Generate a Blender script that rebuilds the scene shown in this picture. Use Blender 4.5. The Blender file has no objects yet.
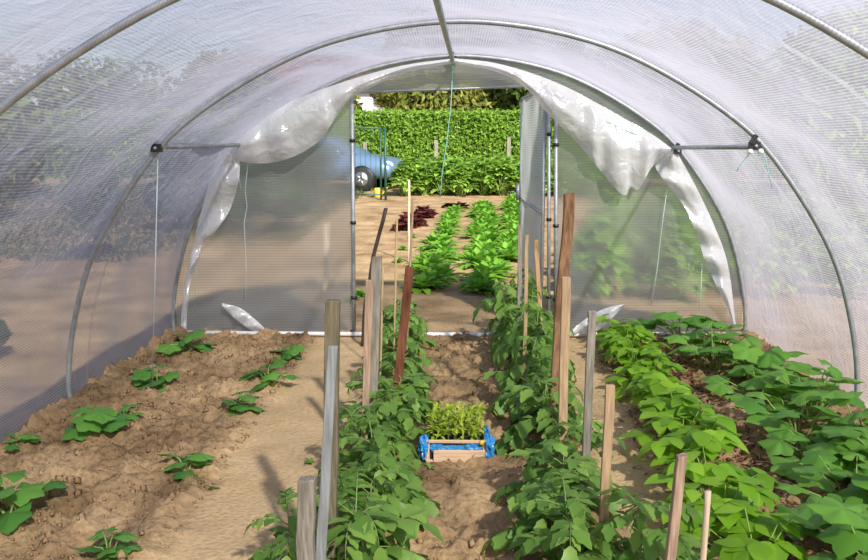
import bpy, math, random
import numpy as np
from mathutils import Vector, Matrix, noise
random.seed(7); rng = np.random.default_rng(7)
S = bpy.context.scene
COL = S.collection
PI = math.pi

# ------------------------------------------------------------------ camera
F, H, CX, CY, VP = 849.0, 1.5, 434.0, 280.0, (452.0, 141.0)
_d = Vector(((VP[0]-CX)/F, -(VP[1]-CY)/F, -1)).normalized()
_n = Vector((1, 0, 0)).cross(_d)
if _n.y < 0: _n = -_n
_n.normalize()
_x = _d.cross(_n)
RW = Matrix((_x, _d, _n))            # world = RW @ camera vector
cam_data = bpy.data.cameras.new('camera')
cam = bpy.data.objects.new('camera', cam_data); COL.objects.link(cam)
cam_data.sensor_width = 36.0; cam_data.lens = 36.0*F/868.0
cam_data.clip_start = 0.05; cam_data.clip_end = 400
cam.matrix_world = Matrix.Translation((0, 0, H)) @ RW.to_4x4()
S.camera = cam

def terrain(y):                       # the garden rises gently towards the hedge
    return max(0.0, 0.02*(y-12.0)) if y < 30 else 0.36
def at(px, py, Y):
    r = RW @ Vector(((px-CX)/F, -(py-CY)/F, -1)); return r*(Y/r.y) + Vector((0, 0, H))
def gnd(px, py):
    r = RW @ Vector(((px-CX)/F, -(py-CY)/F, -1)); z = 0.0
    for _ in range(8):
        p = r*((z-H)/r.z) + Vector((0, 0, H)); z = terrain(p.y)
    return p

# ------------------------------------------------------------------ tunnel dimensions
XC = 0.045
YA, YB, YC = 2.74, 4.67, 6.52
HALF = [(2.235, -0.05), (2.24, .15), (2.195, .44), (2.08, .81), (1.90, 1.13), (1.64, 1.468), (1.40, 1.667), (1.10, 1.85),
        (.82, 1.98), (.55, 2.06), (.28, 2.108), (0, 2.127)]
_prof = [(-x, z) for x, z in HALF] + [(x, z) for x, z in HALF[-2::-1]]
def catmull(pts, n):
    P = [np.array(p, float) for p in pts]; P = [2*P[0]-P[1]] + P + [2*P[-1]-P[-2]]
    out = []
    for i in range(1, len(P)-2):
        for k in range(n):
            t = k/n; a, b, c, d = P[i-1:i+3]
            out.append(.5*((2*b)+(-a+c)*t+(2*a-5*b+4*c-d)*t*t+(-a+3*b-3*c+d)*t**3))
    out.append(P[-2]); return np.array(out)
PROF = catmull(_prof, 4)              # dense hoop profile (x, z)
_seg = np.r_[0, np.cumsum(np.linalg.norm(np.diff(PROF, axis=0), axis=1))]
def inside_halfwidth(z):
    return float(np.interp(z, [p[1] for p in HALF], [p[0] for p in HALF]))

# ------------------------------------------------------------------ materials
def nmat(name):
    m = bpy.data.materials.new(name); m.use_nodes = True
    nt = m.node_tree; nt.nodes.clear()
    out = nt.nodes.new('ShaderNodeOutputMaterial')
    return m, nt, out
def N(nt, t, **kw):
    n = nt.nodes.new(t)
    for k, v in kw.items():
        if hasattr(n, k): setattr(n, k, v)
        else: n.inputs[k].default_value = v
    return n
def ramp(nt, fac, stops):
    r = nt.nodes.new('ShaderNodeValToRGB')
    e = r.color_ramp.elements
    while len(e) < len(stops): e.new(.5)
    for k, (p, c) in enumerate(stops):
        e[k].position = p; e[k].color = (*c, 1)
    nt.links.new(fac, r.inputs[0]); return r
def srgb(r, g, b):
    f = lambda v: (v/255/12.92) if v/255 <= .04045 else ((v/255+.055)/1.055)**2.4
    return (f(r), f(g), f(b))

def leaf_mat(name, c0, c1, c2, trans=.35, rough=.45, spec=.3):
    m, nt, out = nmat(name)
    geo = N(nt, 'ShaderNodeNewGeometry'); oi = N(nt, 'ShaderNodeObjectInfo')
    tc = N(nt, 'ShaderNodeTexCoord'); no = N(nt, 'ShaderNodeTexNoise'); no.inputs['Scale'].default_value = 9
    nt.links.new(tc.outputs['Object'], no.inputs['Vector'])
    a = N(nt, 'ShaderNodeMath', operation='MULTIPLY_ADD'); a.inputs[1].default_value = .62
    nt.links.new(geo.outputs['Random Per Island'], a.inputs[0])
    b = N(nt, 'ShaderNodeMath', operation='MULTIPLY'); b.inputs[1].default_value = .38
    nt.links.new(no.outputs['Fac'], b.inputs[0]); nt.links.new(b.outputs[0], a.inputs[2])
    r = ramp(nt, a.outputs[0], [(.08, c0), (.5, c1), (.92, c2)])
    p = N(nt, 'ShaderNodeBsdfPrincipled'); p.inputs['Roughness'].default_value = rough; p.inputs['Specular IOR Level'].default_value = spec
    t = N(nt, 'ShaderNodeBsdfTranslucent')
    hs = N(nt, 'ShaderNodeHueSaturation'); hs.inputs['Value'].default_value = 1.25; hs.inputs['Hue'].default_value = .485
    nt.links.new(r.outputs[0], p.inputs['Base Color']); nt.links.new(r.outputs[0], hs.inputs['Color']); nt.links.new(hs.outputs[0], t.inputs['Color'])
    mx = N(nt, 'ShaderNodeMixShader'); mx.inputs[0].default_value = trans
    nt.links.new(p.outputs[0], mx.inputs[1]); nt.links.new(t.outputs[0], mx.inputs[2]); nt.links.new(mx.outputs[0], out.inputs[0])
    return m

def plain(name, c, rough=.6, metal=0.0, var=.0, scale=30, stretch=None, c2=None, bump=0.0, spec=.5):
    m, nt, out = nmat(name)
    p = N(nt, 'ShaderNodeBsdfPrincipled'); p.inputs['Roughness'].default_value = rough; p.inputs['Metallic'].default_value = metal
    p.inputs['Specular IOR Level'].default_value = spec
    if var or c2:
        tc = N(nt, 'ShaderNodeTexCoord'); mp = N(nt, 'ShaderNodeMapping')
        if stretch: mp.inputs['Scale'].default_value = stretch
        no = N(nt, 'ShaderNodeTexNoise'); no.inputs['Scale'].default_value = scale; no.inputs['Detail'].default_value = 5
        nt.links.new(tc.outputs['Object'], mp.inputs[0]); nt.links.new(mp.outputs[0], no.inputs['Vector'])
        cc = c2 or tuple(v*(1-var) for v in c)
        r = ramp(nt, no.outputs['Fac'], [(.35, cc), (.65, c)])
        nt.links.new(r.outputs[0], p.inputs['Base Color'])
        if bump:
            bp = N(nt, 'ShaderNodeBump'); bp.inputs['Strength'].default_value = bump; bp.inputs['Distance'].default_value = .01
            nt.links.new(no.outputs['Fac'], bp.inputs['Height']); nt.links.new(bp.outputs[0], p.inputs['Normal'])
    else:
        p.inputs['Base Color'].default_value = (*c, 1)
    nt.links.new(p.outputs[0], out.inputs[0]); return m

def wood(name, c, c2, grain=(14, 14, 1.2)):
    return plain(name, c, rough=.8, c2=c2, scale=6, stretch=grain, bump=.35, spec=.2)

def film_mat(name, clear, thread, pitch, white=(.86, .87, .90), gloss=.10, bands=None, bump=.0, grough=.22, refl=.35, blur=0.0):
    """woven clear film: open weave passes light, threads scatter it"""
    m, nt, out = nmat(name)
    uv = N(nt, 'ShaderNodeUVMap'); sep = N(nt, 'ShaderNodeSeparateXYZ'); nt.links.new(uv.outputs[0], sep.inputs[0])
    def line(sock, p, w):
        a = N(nt, 'ShaderNodeMath', operation='DIVIDE'); a.inputs[1].default_value = p; nt.links.new(sock, a.inputs[0])
        b = N(nt, 'ShaderNodeMath', operation='FRACT'); nt.links.new(a.outputs[0], b.inputs[0])
        c = N(nt, 'ShaderNodeMath', operation='LESS_THAN'); c.inputs[1].default_value = w; nt.links.new(b.outputs[0], c.inputs[0])
        return c.outputs[0]
    l1 = line(sep.outputs[0], pitch, .40); l2 = line(sep.outputs[1], pitch, .25)
    l2m = N(nt, 'ShaderNodeMath', operation='MULTIPLY'); l2m.inputs[1].default_value = .5; nt.links.new(l2, l2m.inputs[0])
    mxm = N(nt, 'ShaderNodeMath', operation='MAXIMUM'); nt.links.new(l1, mxm.inputs[0]); nt.links.new(l2m.outputs[0], mxm.inputs[1])
    fac = mxm.outputs[0]
    op = N(nt, 'ShaderNodeMapRange'); op.inputs['To Min'].default_value = 1-clear; op.inputs['To Max'].default_value = thread
    nt.links.new(fac, op.inputs['Value']); opacity = op.outputs[0]
    # dust: blotchy haze on the sheet
    tc = N(nt, 'ShaderNodeTexCoord'); no = N(nt, 'ShaderNodeTexNoise'); no.inputs['Scale'].default_value = 2.2; no.inputs['Detail'].default_value = 5
    nt.links.new(tc.outputs['Object'], no.inputs['Vector'])
    du = N(nt, 'ShaderNodeMapRange'); du.inputs['From Min'].default_value = .35; du.inputs['From Max'].default_value = .7
    du.inputs['To Min'].default_value = -.07; du.inputs['To Max'].default_value = .09; nt.links.new(no.outputs['Fac'], du.inputs['Value'])
    ad = N(nt, 'ShaderNodeMath', operation='ADD'); ad.use_clamp = True; nt.links.new(opacity, ad.inputs[0]); nt.links.new(du.outputs[0], ad.inputs[1]); opacity = ad.outputs[0]
    for b0, w in (bands or []):
        s = N(nt, 'ShaderNodeMath', operation='SUBTRACT'); s.inputs[1].default_value = b0; nt.links.new(sep.outputs[1], s.inputs[0])
        ab = N(nt, 'ShaderNodeMath', operation='ABSOLUTE'); nt.links.new(s.outputs[0], ab.inputs[0])
        lt = N(nt, 'ShaderNodeMath', operation='LESS_THAN'); lt.inputs[1].default_value = w; nt.links.new(ab.outputs[0], lt.inputs[0])
        ml = N(nt, 'ShaderNodeMath', operation='MULTIPLY'); ml.inputs[1].default_value = .16; nt.links.new(lt.outputs[0], ml.inputs[0])
        ad = N(nt, 'ShaderNodeMath', operation='ADD'); ad.use_clamp = True; nt.links.new(opacity, ad.inputs[0]); nt.links.new(ml.outputs[0], ad.inputs[1]); opacity = ad.outputs[0]
    # the slanter the look through the weave, the more thread lies in the way: 1-(1-o)^(1/cos)
    lw = N(nt, 'ShaderNodeLayerWeight'); lw.inputs[0].default_value = .5
    co = N(nt, 'ShaderNodeMath', operation='SUBTRACT'); co.inputs[0].default_value = 1.0; nt.links.new(lw.outputs['Facing'], co.inputs[1])
    cm = N(nt, 'ShaderNodeMath', operation='MAXIMUM'); cm.inputs[1].default_value = .08; nt.links.new(co.outputs[0], cm.inputs[0])
    iv = N(nt, 'ShaderNodeMath', operation='DIVIDE'); iv.inputs[0].default_value = 1.0; nt.links.new(cm.outputs[0], iv.inputs[1])
    tt = N(nt, 'ShaderNodeMath', operation='SUBTRACT'); tt.inputs[0].default_value = 1.0; tt.use_clamp = True; nt.links.new(opacity, tt.inputs[1])
    pw = N(nt, 'ShaderNodeMath', operation='POWER'); nt.links.new(tt.outputs[0], pw.inputs[0]); nt.links.new(iv.outputs[0], pw.inputs[1])
    oo = N(nt, 'ShaderNodeMath', operation='SUBTRACT'); oo.inputs[0].default_value = 1.0; oo.use_clamp = True; nt.links.new(pw.outputs[0], oo.inputs[1]); opacity = oo.outputs[0]
    tr = N(nt, 'ShaderNodeBsdfTransparent'); tr.inputs[0].default_value = (.98, .98, .985, 1)
    df = N(nt, 'ShaderNodeBsdfDiffuse'); df.inputs[0].default_value = (*white, 1)
    tl = N(nt, 'ShaderNodeBsdfTranslucent'); tl.inputs[0].default_value = (*white, 1)
    gl = N(nt, 'ShaderNodeBsdfGlossy'); gl.inputs['Roughness'].default_value = grough; gl.inputs[0].default_value = (.95, .96, 1, 1)
    if bump:
        nb = N(nt, 'ShaderNodeTexNoise'); nb.inputs['Scale'].default_value = 7; nb.inputs['Detail'].default_value = 3; nb.inputs['Distortion'].default_value = 1.5
        nt.links.new(tc.outputs['Object'], nb.inputs['Vector'])
        bp = N(nt, 'ShaderNodeBump'); bp.inputs['Strength'].default_value = bump; bp.inputs['Distance'].default_value = .05
        nt.links.new(nb.outputs['Fac'], bp.inputs['Height'])
        for q in (gl, df, tl): nt.links.new(bp.outputs[0], q.inputs['Normal'])
    m1 = N(nt, 'ShaderNodeMixShader'); m1.inputs[0].default_value = 1-refl; nt.links.new(df.outputs[0], m1.inputs[1]); nt.links.new(tl.outputs[0], m1.inputs[2])
    if blur:      # woven sheet smears what lies behind it
        rf = N(nt, 'ShaderNodeBsdfRefraction'); rf.inputs['Roughness'].default_value = .30; rf.inputs['IOR'].default_value = 1.10; rf.inputs[0].default_value = (.97, .97, .97, 1)
        mb_ = N(nt, 'ShaderNodeMixShader'); mb_.inputs[0].default_value = blur; nt.links.new(tr.outputs[0], mb_.inputs[1]); nt.links.new(rf.outputs[0], mb_.inputs[2]); tr = mb_
    m2 = N(nt, 'ShaderNodeMixShader'); nt.links.new(opacity, m2.inputs[0]); nt.links.new(tr.outputs[0], m2.inputs[1]); nt.links.new(m1.outputs[0], m2.inputs[2])
    m3 = N(nt, 'ShaderNodeMixShader'); m3.inputs[0].default_value = gloss
    nt.links.new(m2.outputs[0], m3.inputs[1]); nt.links.new(gl.outputs[0], m3.inputs[2]); nt.links.new(m3.outputs[0], out.inputs[0])
    return m

def ground_mat():
    m, nt, out = nmat('garden_soil')
    tc = N(nt, 'ShaderNodeTexCoord')
    def noi(sc, det, dist=0):
        n = N(nt, 'ShaderNodeTexNoise'); n.inputs['Scale'].default_value = sc; n.inputs['Detail'].default_value = det; n.inputs['Distortion'].default_value = dist
        nt.links.new(tc.outputs['Object'], n.inputs['Vector']); return n
    n1 = noi(2.3, 8); n2 = noi(45, 6); n3 = noi(.5, 3)
    r1 = ramp(nt, n1.outputs['Fac'], [(.3, SOIL_D), (.5, SOIL_M), (.7, SOIL_L)])
    r2 = ramp(nt, n2.outputs['Fac'], [(.3, (.62, .58, .54)), (.6, (1, 1, 1)), (.8, (1.12, 1.12, 1.1))])
    mu = N(nt, 'ShaderNodeMix', data_type='RGBA', blend_type='MULTIPLY'); mu.inputs[0].default_value = .8
    nt.links.new(r1.outputs[0], mu.inputs[6]); nt.links.new(r2.outputs[0], mu.inputs[7])
    # trodden paths are a paler, drier earth: mask follows the two walkways
    at_ = N(nt, 'ShaderNodeAttribute'); at_.attribute_name = 'trodden'
    pm = N(nt, 'ShaderNodeMix', data_type='RGBA'); nt.links.new(at_.outputs['Fac'], pm.inputs[0]); nt.links.new(mu.outputs[2], pm.inputs[6])
    rp = ramp(nt, n1.outputs['Fac'], [(.3, PATH_D), (.7, PATH_L)])
    m2 = N(nt, 'ShaderNodeMix', data_type='RGBA', blend_type='MULTIPLY'); m2.inputs[0].default_value = .5
    nt.links.new(rp.outputs[0], m2.inputs[6]); nt.links.new(r2.outputs[0], m2.inputs[7]); nt.links.new(m2.outputs[2], pm.inputs[7])
    p = N(nt, 'ShaderNodeBsdfPrincipled'); p.inputs['Roughness'].default_value = .95; p.inputs['Specular IOR Level'].default_value = .1
    nt.links.new(pm.outputs[2], p.inputs['Base Color'])
    bp = N(nt, 'ShaderNodeBump'); bp.inputs['Strength'].default_value = .55; bp.inputs['Distance'].default_value = .02
    nt.links.new(n2.outputs['Fac'], bp.inputs['Height']); nt.links.new(bp.outputs[0], p.inputs['Normal'])
    nt.links.new(p.outputs[0], out.inputs[0]); return m

SOIL_D, SOIL_M, SOIL_L = (.21, .135, .072), (.37, .25, .138), (.51, .36, .205)
PATH_D, PATH_L = (.53, .37, .205), (.65, .475, .275)

M = dict(
    soil=ground_mat(),
    film=film_mat('tunnel_film', .78, .48, .016, white=(.45,.44,.51), gloss=.045, refl=.22, bands=[(YA+.42, .02), (YB+.3, .012)], bump=.22, blur=.14),
    panel=film_mat('end_film', .68, .78, .021, white=(.46, .46, .47), gloss=.05, refl=.4, blur=.7),
    door_film=film_mat('door_film', .84, .32, .021, white=(.6, .62, .62), gloss=.05, refl=.4, blur=.5),
    flap=film_mat('loose_film', .27, .60, .012, white=(.97, .97, 1.0), gloss=.12, bump=.35, grough=.22, refl=.62),
    galv=plain('galvanised_steel', (.45, .48, .52), rough=.45, metal=.5, var=.25, scale=18),
    white_rail=plain('pale_rail', (.75, .76, .78), rough=.5),
    black=plain('black_plastic', (.015, .015, .017), rough=.45),
    white=plain('white_plastic', (.85, .85, .85), rough=.4),
    cord=plain('pale_cord', (.55, .68, .72), rough=.8),
    teal=plain('teal_cord', (.28, .62, .60), rough=.8),
    green_cord=plain('green_cord', (.30, .58, .48), rough=.8),
    wood_grey=wood('weathered_wood', (.34, .31, .26), (.17, .155, .125)),
    wood_green=wood('mossy_wood', (.23, .20, .13), (.12, .105, .065)),
    wood_blue=wood('blue_grey_wood', (.33, .36, .37), (.22, .23, .23)),
    wood_pink=wood('pinkish_wood', (.50, .35, .26), (.30, .21, .15)),
    wood_red=wood('red_brown_wood', (.22, .085, .045), (.12, .045, .025)),
    wood_bark=wood('barked_wood', (.33, .185, .10), (.16, .085, .05), (9, 9, 2)),
    wood_tan=wood('tan_wood', (.52, .37, .22), (.34, .23, .14)),
    wood_fresh=wood('fresh_wood', (.62, .40, .21), (.46, .27, .13)),
    wood_pale=wood('pale_wood', (.72, .60, .44), (.55, .44, .30)),
    bamboo=wood('bamboo_cane', (.58, .45, .24), (.42, .30, .15)),
    dark_stick=plain('dark_stick', (.055, .035, .025), rough=.7),
    crate_wood=wood('crate_wood', (.74, .52, .36), (.56, .38, .25), (1.2, 14, 14)),
    blue_bag=plain('blue_plastic', (.05, .32, .72), rough=.35, var=.3, scale=25),
    compost=plain('compost', (.03, .02, .015), rough=1),
    yellow=plain('yellow_thing', (.75, .55, .05), rough=.5),
    tomato=leaf_mat('tomato_leaf', (.09, .20, .04), (.165, .32, .06), (.29, .46, .10), .4),
    tomato_stem=plain('tomato_stem', (.16, .25, .07), rough=.6),
    bean=leaf_mat('bean_leaf', (.13, .31, .02), (.24, .48, .03), (.38, .62, .055), .42),
    bean_stem=plain('bean_stem', (.25, .38, .08), rough=.6),
    squash=leaf_mat('squash_leaf', (.075, .22, .035), (.13, .33, .045), (.22, .46, .07), .35),
    squash_stem=plain('squash_stem', (.27, .36, .11), rough=.6),
    cucumber=leaf_mat('cucumber_leaf', (.07, .22, .045), (.11, .31, .055), (.18, .40, .07), .35),
    seedling=leaf_mat('seedling_leaf', (.24, .36, .03), (.43, .56, .05), (.62, .72, .10), .35),
    lettuce=leaf_mat('lettuce_leaf', (.10, .28, .03), (.19, .43, .04), (.32, .56, .08), .4),
    red_lettuce=leaf_mat('red_lettuce_leaf', (.05, .012, .010), (.10, .022, .018), (.16, .05, .03), .25),
    potato=leaf_mat('potato_leaf', (.15, .32, .045), (.27, .46, .075), (.42, .62, .13), .38),
    hedge=leaf_mat('hedge_leaf', (.075, .165, .018), (.165, .31, .03), (.31, .49, .06), .3),
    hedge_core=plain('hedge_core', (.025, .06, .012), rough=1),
    tree_olive=leaf_mat('olive_tree_leaf', (.09, .12, .02), (.19, .22, .04), (.36, .34, .09), .3),
    tree_dark=leaf_mat('dark_tree_leaf', (.05, .09, .02), (.10, .16, .03), (.19, .27, .06), .3),
    shrub=leaf_mat('shrub_leaf', (.03, .06, .02), (.05, .09, .03), (.08, .13, .05), .3),
    grass=leaf_mat('shade_dark_grass', (.03, .06, .02), (.06, .10, .03), (.12, .16, .05), .3),  # shade is put into the colour: dark blades make the left lawn look shaded
    weed=leaf_mat('weed_leaf', (.07, .18, .03), (.12, .26, .04), (.2, .36, .06), .3),
    bark=plain('tree_bark', (.10, .07, .05), rough=.95, var=.5, scale=12),
    straw=leaf_mat('straw', (.07, .03, .018), (.20, .085, .045), (.48, .30, .15), .1),
    car_paint=plain('blue_silver_paint', (.17, .27, .42), rough=.28, metal=.35),
    car_glass=plain('car_glass', (.02, .025, .03), rough=.08),
    rubber=plain('tyre_rubber', (.018, .018, .018), rough=.8),
    alloy=plain('wheel_alloy', (.45, .47, .5), rough=.35, metal=.8),
    lamp_lens=plain('lamp_lens', (.8, .82, .85), rough=.1),
    fence_green=plain('fence_green_paint', (.012, .075, .045), rough=.45),
    house_wall=plain('white_render', (.82, .81, .78), rough=.8),
    roof_tile=plain('roof_tile', (.25, .10, .06), rough=.8, var=.4, scale=8),
    pane=plain('dark_pane', (.03, .04, .05), rough=.1),
)

# ------------------------------------------------------------------ mesh helpers
class MB:
    def __init__(s): s.v = []; s.f = []; s.uv = None
    def add(s, vs, fs):
        b = len(s.v); s.v.extend([tuple(map(float, v)) for v in vs]); s.f.extend([tuple(i+b for i in f) for f in fs])
    def box(s, c, d, R=None, taper=1.0):
        hx, hy, hz = d[0]/2, d[1]/2, d[2]/2
        vs = []
        for z, t in ((-hz, 1), (hz, taper)):
            for x, y in ((-hx, -hy), (hx, -hy), (hx, hy), (-hx, hy)):
                p = Vector((x*t, y*t, z)); p = R @ p if R else p; vs.append(p + Vector(c))
        s.add(vs, [(3, 2, 1, 0), (4, 5, 6, 7), (0, 1, 5, 4), (1, 2, 6, 5), (2, 3, 7, 6), (3, 0, 4, 7)])
    def tube(s, pts, r, n=8, cap=True):
        pts = [Vector(p) for p in pts]; k = len(pts); rs = r if isinstance(r, (list, tuple)) else [r]*k
        b = len(s.v); ref = None
        for i, p in enumerate(pts):
            t = (pts[min(i+1, k-1)]-pts[max(i-1, 0)]).normalized()
            if ref is None:
                ref = t.cross(Vector((0, 0, 1)) if abs(t.z) < .9 else Vector((1, 0, 0))).normalized()
            ref = (ref - t*ref.dot(t)).normalized(); bi = t.cross(ref)
            for j in range(n):
                a = 2*PI*j/n; s.v.append(tuple(p + (ref*math.cos(a)+bi*math.sin(a))*rs[i]))
        for i in range(k-1):
            for j in range(n):
                a, c = b+i*n+j, b+i*n+(j+1) % n; s.f.append((a, c, c+n, a+n))
        if cap:
            s.f.append(tuple(b+j for j in range(n))[::-1]); s.f.append(tuple(b+(k-1)*n+j for j in range(n)))
    def leaf(s, base, d, up, L, W, segs=5, droop=.3, fold=.25, serr=0.0, peak=.38, tip=1.0):
        """a blade: midrib curve with two half-blades raised into a shallow V"""
        d = d.normalized(); side = d.cross(up)
        if side.length < 1e-4: side = d.cross(Vector((1, 0, 0)))
        side.normalize(); nrm = side.cross(d).normalized()
        b = len(s.v); p = base.copy(); step = L/segs
        for i in range(segs+1):
            t = i/segs
            w = W*.5*((t/peak)**.6*(1-.0*t) if t < peak else max(0, 1-((t-peak)/(1-peak))**(1.6*tip)))
            if i in (0,): w = W*.06
            if serr and 0 < i < segs: w *= 1+serr*(1 if i % 2 else -1)
            ang = droop*t*1.6
            dd = d*math.cos(ang) - nrm*math.sin(ang); nn = nrm*math.cos(ang)+d*math.sin(ang)
            if i: p = p + dd*step
            s.v.append(tuple(p - side*w + nn*w*fold)); s.v.append(tuple(p)); s.v.append(tuple(p + side*w + nn*w*fold))
        for i in range(segs):
            a = b+3*i; s.f.append((a, a+1, a+4, a+3)); s.f.append((a+1, a+2, a+5, a+4))
    def palm(s, c, d, nrm, R, lobes=5, depth=.16, cup=.12, rings=2, wav=.03):
        """a round lobed leaf, notched where the stalk meets it (squash, cucumber)"""
        d = d.normalized(); side = d.cross(nrm).normalized(); nrm = side.cross(d).normalized()
        b = len(s.v); n = lobes*6; s.v.append(tuple(c))
        ph = random.random()*6
        for k in range(1, rings+1):
            for j in range(n+1):
                a = -PI*.90 + 1.80*PI*j/n
                lob = 1-depth*(.5-.5*math.cos(2*PI*(j/n)*lobes+PI)) if True else 1
                tip = .86+.22*math.cos(a/2)**2
                serr = 1+.035*(1 if j % 2 else -1)
                r = R*lob*tip*(serr if k == rings else 1)*(k/rings)
                h = -cup*R*(k/rings)**2 + wav*R*math.sin(a*lobes+ph)*(k/rings) - .1*R*(k/rings)*abs(math.sin(a*.5))
                s.v.append(tuple(c + d*(math.cos(a)*r) + side*(math.sin(a)*r) + nrm*h))
        for j in range(n): s.f.append((b, b+1+j, b+2+j))
        for k in range(rings-1):
            o = b+1+k*(n+1)
            for j in range(n): s.f.append((o+j, o+n+1+j, o+n+2+j, o+j+1))
    def build(s, name, mat, parent=None, smooth=True, loc=None):
        me = bpy.data.meshes.new(name); me.from_pydata(s.v, [], s.f)
        if s.uv is not None:
            l = me.uv_layers.new(name='UVMap')
            idx = np.empty(len(me.loops), dtype=np.int32); me.loops.foreach_get('vertex_index', idx)
            l.data.foreach_set('uv', np.asarray(s.uv, dtype=np.float32)[idx].ravel())
        me.materials.append(mat)
        if smooth: me.polygons.foreach_set('use_smooth', [True]*len(me.polygons))
        me.update()
        o = bpy.data.objects.new(name, me); COL.objects.link(o)
        if parent is not None: o.parent = parent
        if loc is not None: o.location = loc
        return o

def tag(o, label=None, cat=None, group=None, kind=None):
    for k, v in (('label', label), ('category', cat), ('group', group), ('kind', kind)):
        if v: o[k] = v
    return o
def empty(name, loc, label, cat, group=None, rz=0.0):
    o = bpy.data.objects.new(name, None); COL.objects.link(o); o.location = loc; o.rotation_euler = (0, 0, rz)
    o.empty_display_size = .1
    return tag(o, label, cat, group)
def copy_thing(o, loc, rz, sc, label, group=None):
    r = o.copy(); COL.objects.link(r); r.location = loc; r.rotation_euler = (0, 0, rz); r.scale = (sc, sc, sc) if not hasattr(sc, '__len__') else sc
    r['label'] = label
    if group: r['group'] = group
    for ch in o.children:
        c = ch.copy(); COL.objects.link(c); c.parent = r
        for g in ch.children:
            d = g.copy(); COL.objects.link(d); d.parent = c
    return r
ORD = ['first', 'second', 'third', 'fourth', 'fifth', 'sixth', 'seventh', 'eighth', 'ninth', 'tenth', 'eleventh', 'twelfth', 'thirteenth',
       'fourteenth', 'fifteenth', 'sixteenth', 'seventeenth', 'eighteenth', 'nineteenth', 'twentieth', 'twenty-first', 'twenty-second',
       'twenty-third', 'twenty-fourth', 'twenty-fifth', 'twenty-sixth', 'twenty-seventh', 'twenty-eighth']
def rdir(el0, el1):
    a = random.uniform(0, 2*PI); e = random.uniform(el0, el1)
    return Vector((math.cos(a)*math.cos(e), math.sin(a)*math.cos(e), math.sin(e)))
U = random.uniform
UP = Vector((0, 0, 1))

# ------------------------------------------------------------------ ground
def path_mask(x, y):
    def band(x, a, b, s): return max(0, min(1, (x-a)/s, (b-x)/s))
    if y > YC: return .12
    wob = .07*noise.noise(Vector((x*1.2, y*1.3, 3)))
    return max(band(x+wob, -1.14, -.52, .13), band(x+wob, .62, 1.10, .13))
def ground_z(x, y, fine=True):
    z = terrain(y)
    inside = y < YC+.05 and abs(x-XC) < 2.3
    pm = path_mask(x, y)
    v = Vector((x, y, 0))
    if inside:
        rough = 1-pm
        bank = max(0, abs(x-XC)-1.7)/.5
        z += rough*1.25*(.025*noise.noise(v*3.1)+1.25*.028*noise.noise(v*7.3)+.045*(abs(noise.noise(v*13.7))-.18)+.018*noise.noise(v*27)+.012*noise.noise(v*41)) - .02*pm + .03*bank*bank
        z += pm*.010*noise.noise(v*6)
        if x < -1.1: z += (.022*max(0, noise.noise(v*18+Vector((4, 2, 1))))+.02*noise.noise(v*5))
    else:
        z += .018*noise.noise(v*2.2)+.012*noise.noise(v*9)
    return z
xs = np.r_[np.linspace(-70, -6, 26), np.arange(-5.8, -2.4, .2), np.arange(-2.4, 2.45, .022), np.arange(2.6, 6, .2), np.linspace(6.3, 70, 26)]
ys = np.r_[np.linspace(-9, 1.6, 12), np.arange(1.8, 7.0, .022), np.arange(7.05, 28, .12), np.linspace(28.5, 110, 24)]
mb = MB(); pmv = []
for y in ys:
    for x in xs:
        mb.v.append((x, y, ground_z(x, y))); pmv.append(path_mask(x, y))
nx = len(xs)
for j in range(len(ys)-1):
    for i in range(nx-1):
        a = j*nx+i; mb.f.append((a, a+1, a+nx+1, a+nx))
g = mb.build('ground', M['soil']); tag(g, kind='structure')
at_ = g.data.attributes.new('trodden', 'FLOAT', 'POINT'); at_.data.foreach_set('value', pmv)

# ------------------------------------------------------------------ tunnel: film, hoops, tubes
def barrel():
    mb = MB(); mb.uv = []
    yy = np.arange(-6.0, YC+.101, .075)
    hoops = [YC, YB]+[YA-1.93*k for k in range(6)]
    for y in yy:
        dd = min(abs(y-h) for h in hoops)/.97
        sag = .045*math.sin(min(1, dd)*PI/2)
        for k, (x, z) in enumerate(PROF):
            t = k/(len(PROF)-1); el = math.sin(PI*t)
            # outward of the hoop tube, slack between hoops, wrinkles that fan out from the hoops
            wr = .010*math.sin(t*55+2.5*noise.noise(Vector((t*9, y*.8, 0)))*3)*min(1, dd*2)*(1-.5*dd)+.012*noise.noise(Vector((t*16, y*1.1, 7)))
            off = .028 - sag*(.4+.6*el) + wr*min(1, dd*3)
            j0, j1 = max(k-1, 0), min(k+1, len(PROF)-1)
            tx, tz = PROF[j1]-PROF[j0]; l = math.hypot(tx, tz)
            mb.v.append((XC + x - tz/l*off, y, z + tx/l*off)); mb.uv.append((_seg[k], y))
    n = len(PROF)
    for j in range(len(yy)-1):
        for k in range(n-1):
            a = j*n+k; mb.f.append((a, a+1, a+n+1, a+n))
    o = mb.build('ceiling', M['film']); tag(o, kind='structure'); return o
barrel()

def hoop(Y, label):
    pts = [(XC+x, Y, z) for x, z in PROF]
    r = empty('tunnel_hoop', (0, 0, 0), label, 'hoop', 'steel hoops of the tunnel')
    a = MB(); a.tube(pts, .0148, 10); a.build('arch_tube', M['galv'], r)
    return r
hoop(YA, 'grey steel hoop nearest the viewer, crossing only the top corners')
hoop(YB, 'grey steel hoop in mid tunnel whose two legs stand clear in the soil')
hoop(YC, 'grey steel end hoop around the doorway wall')

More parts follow.
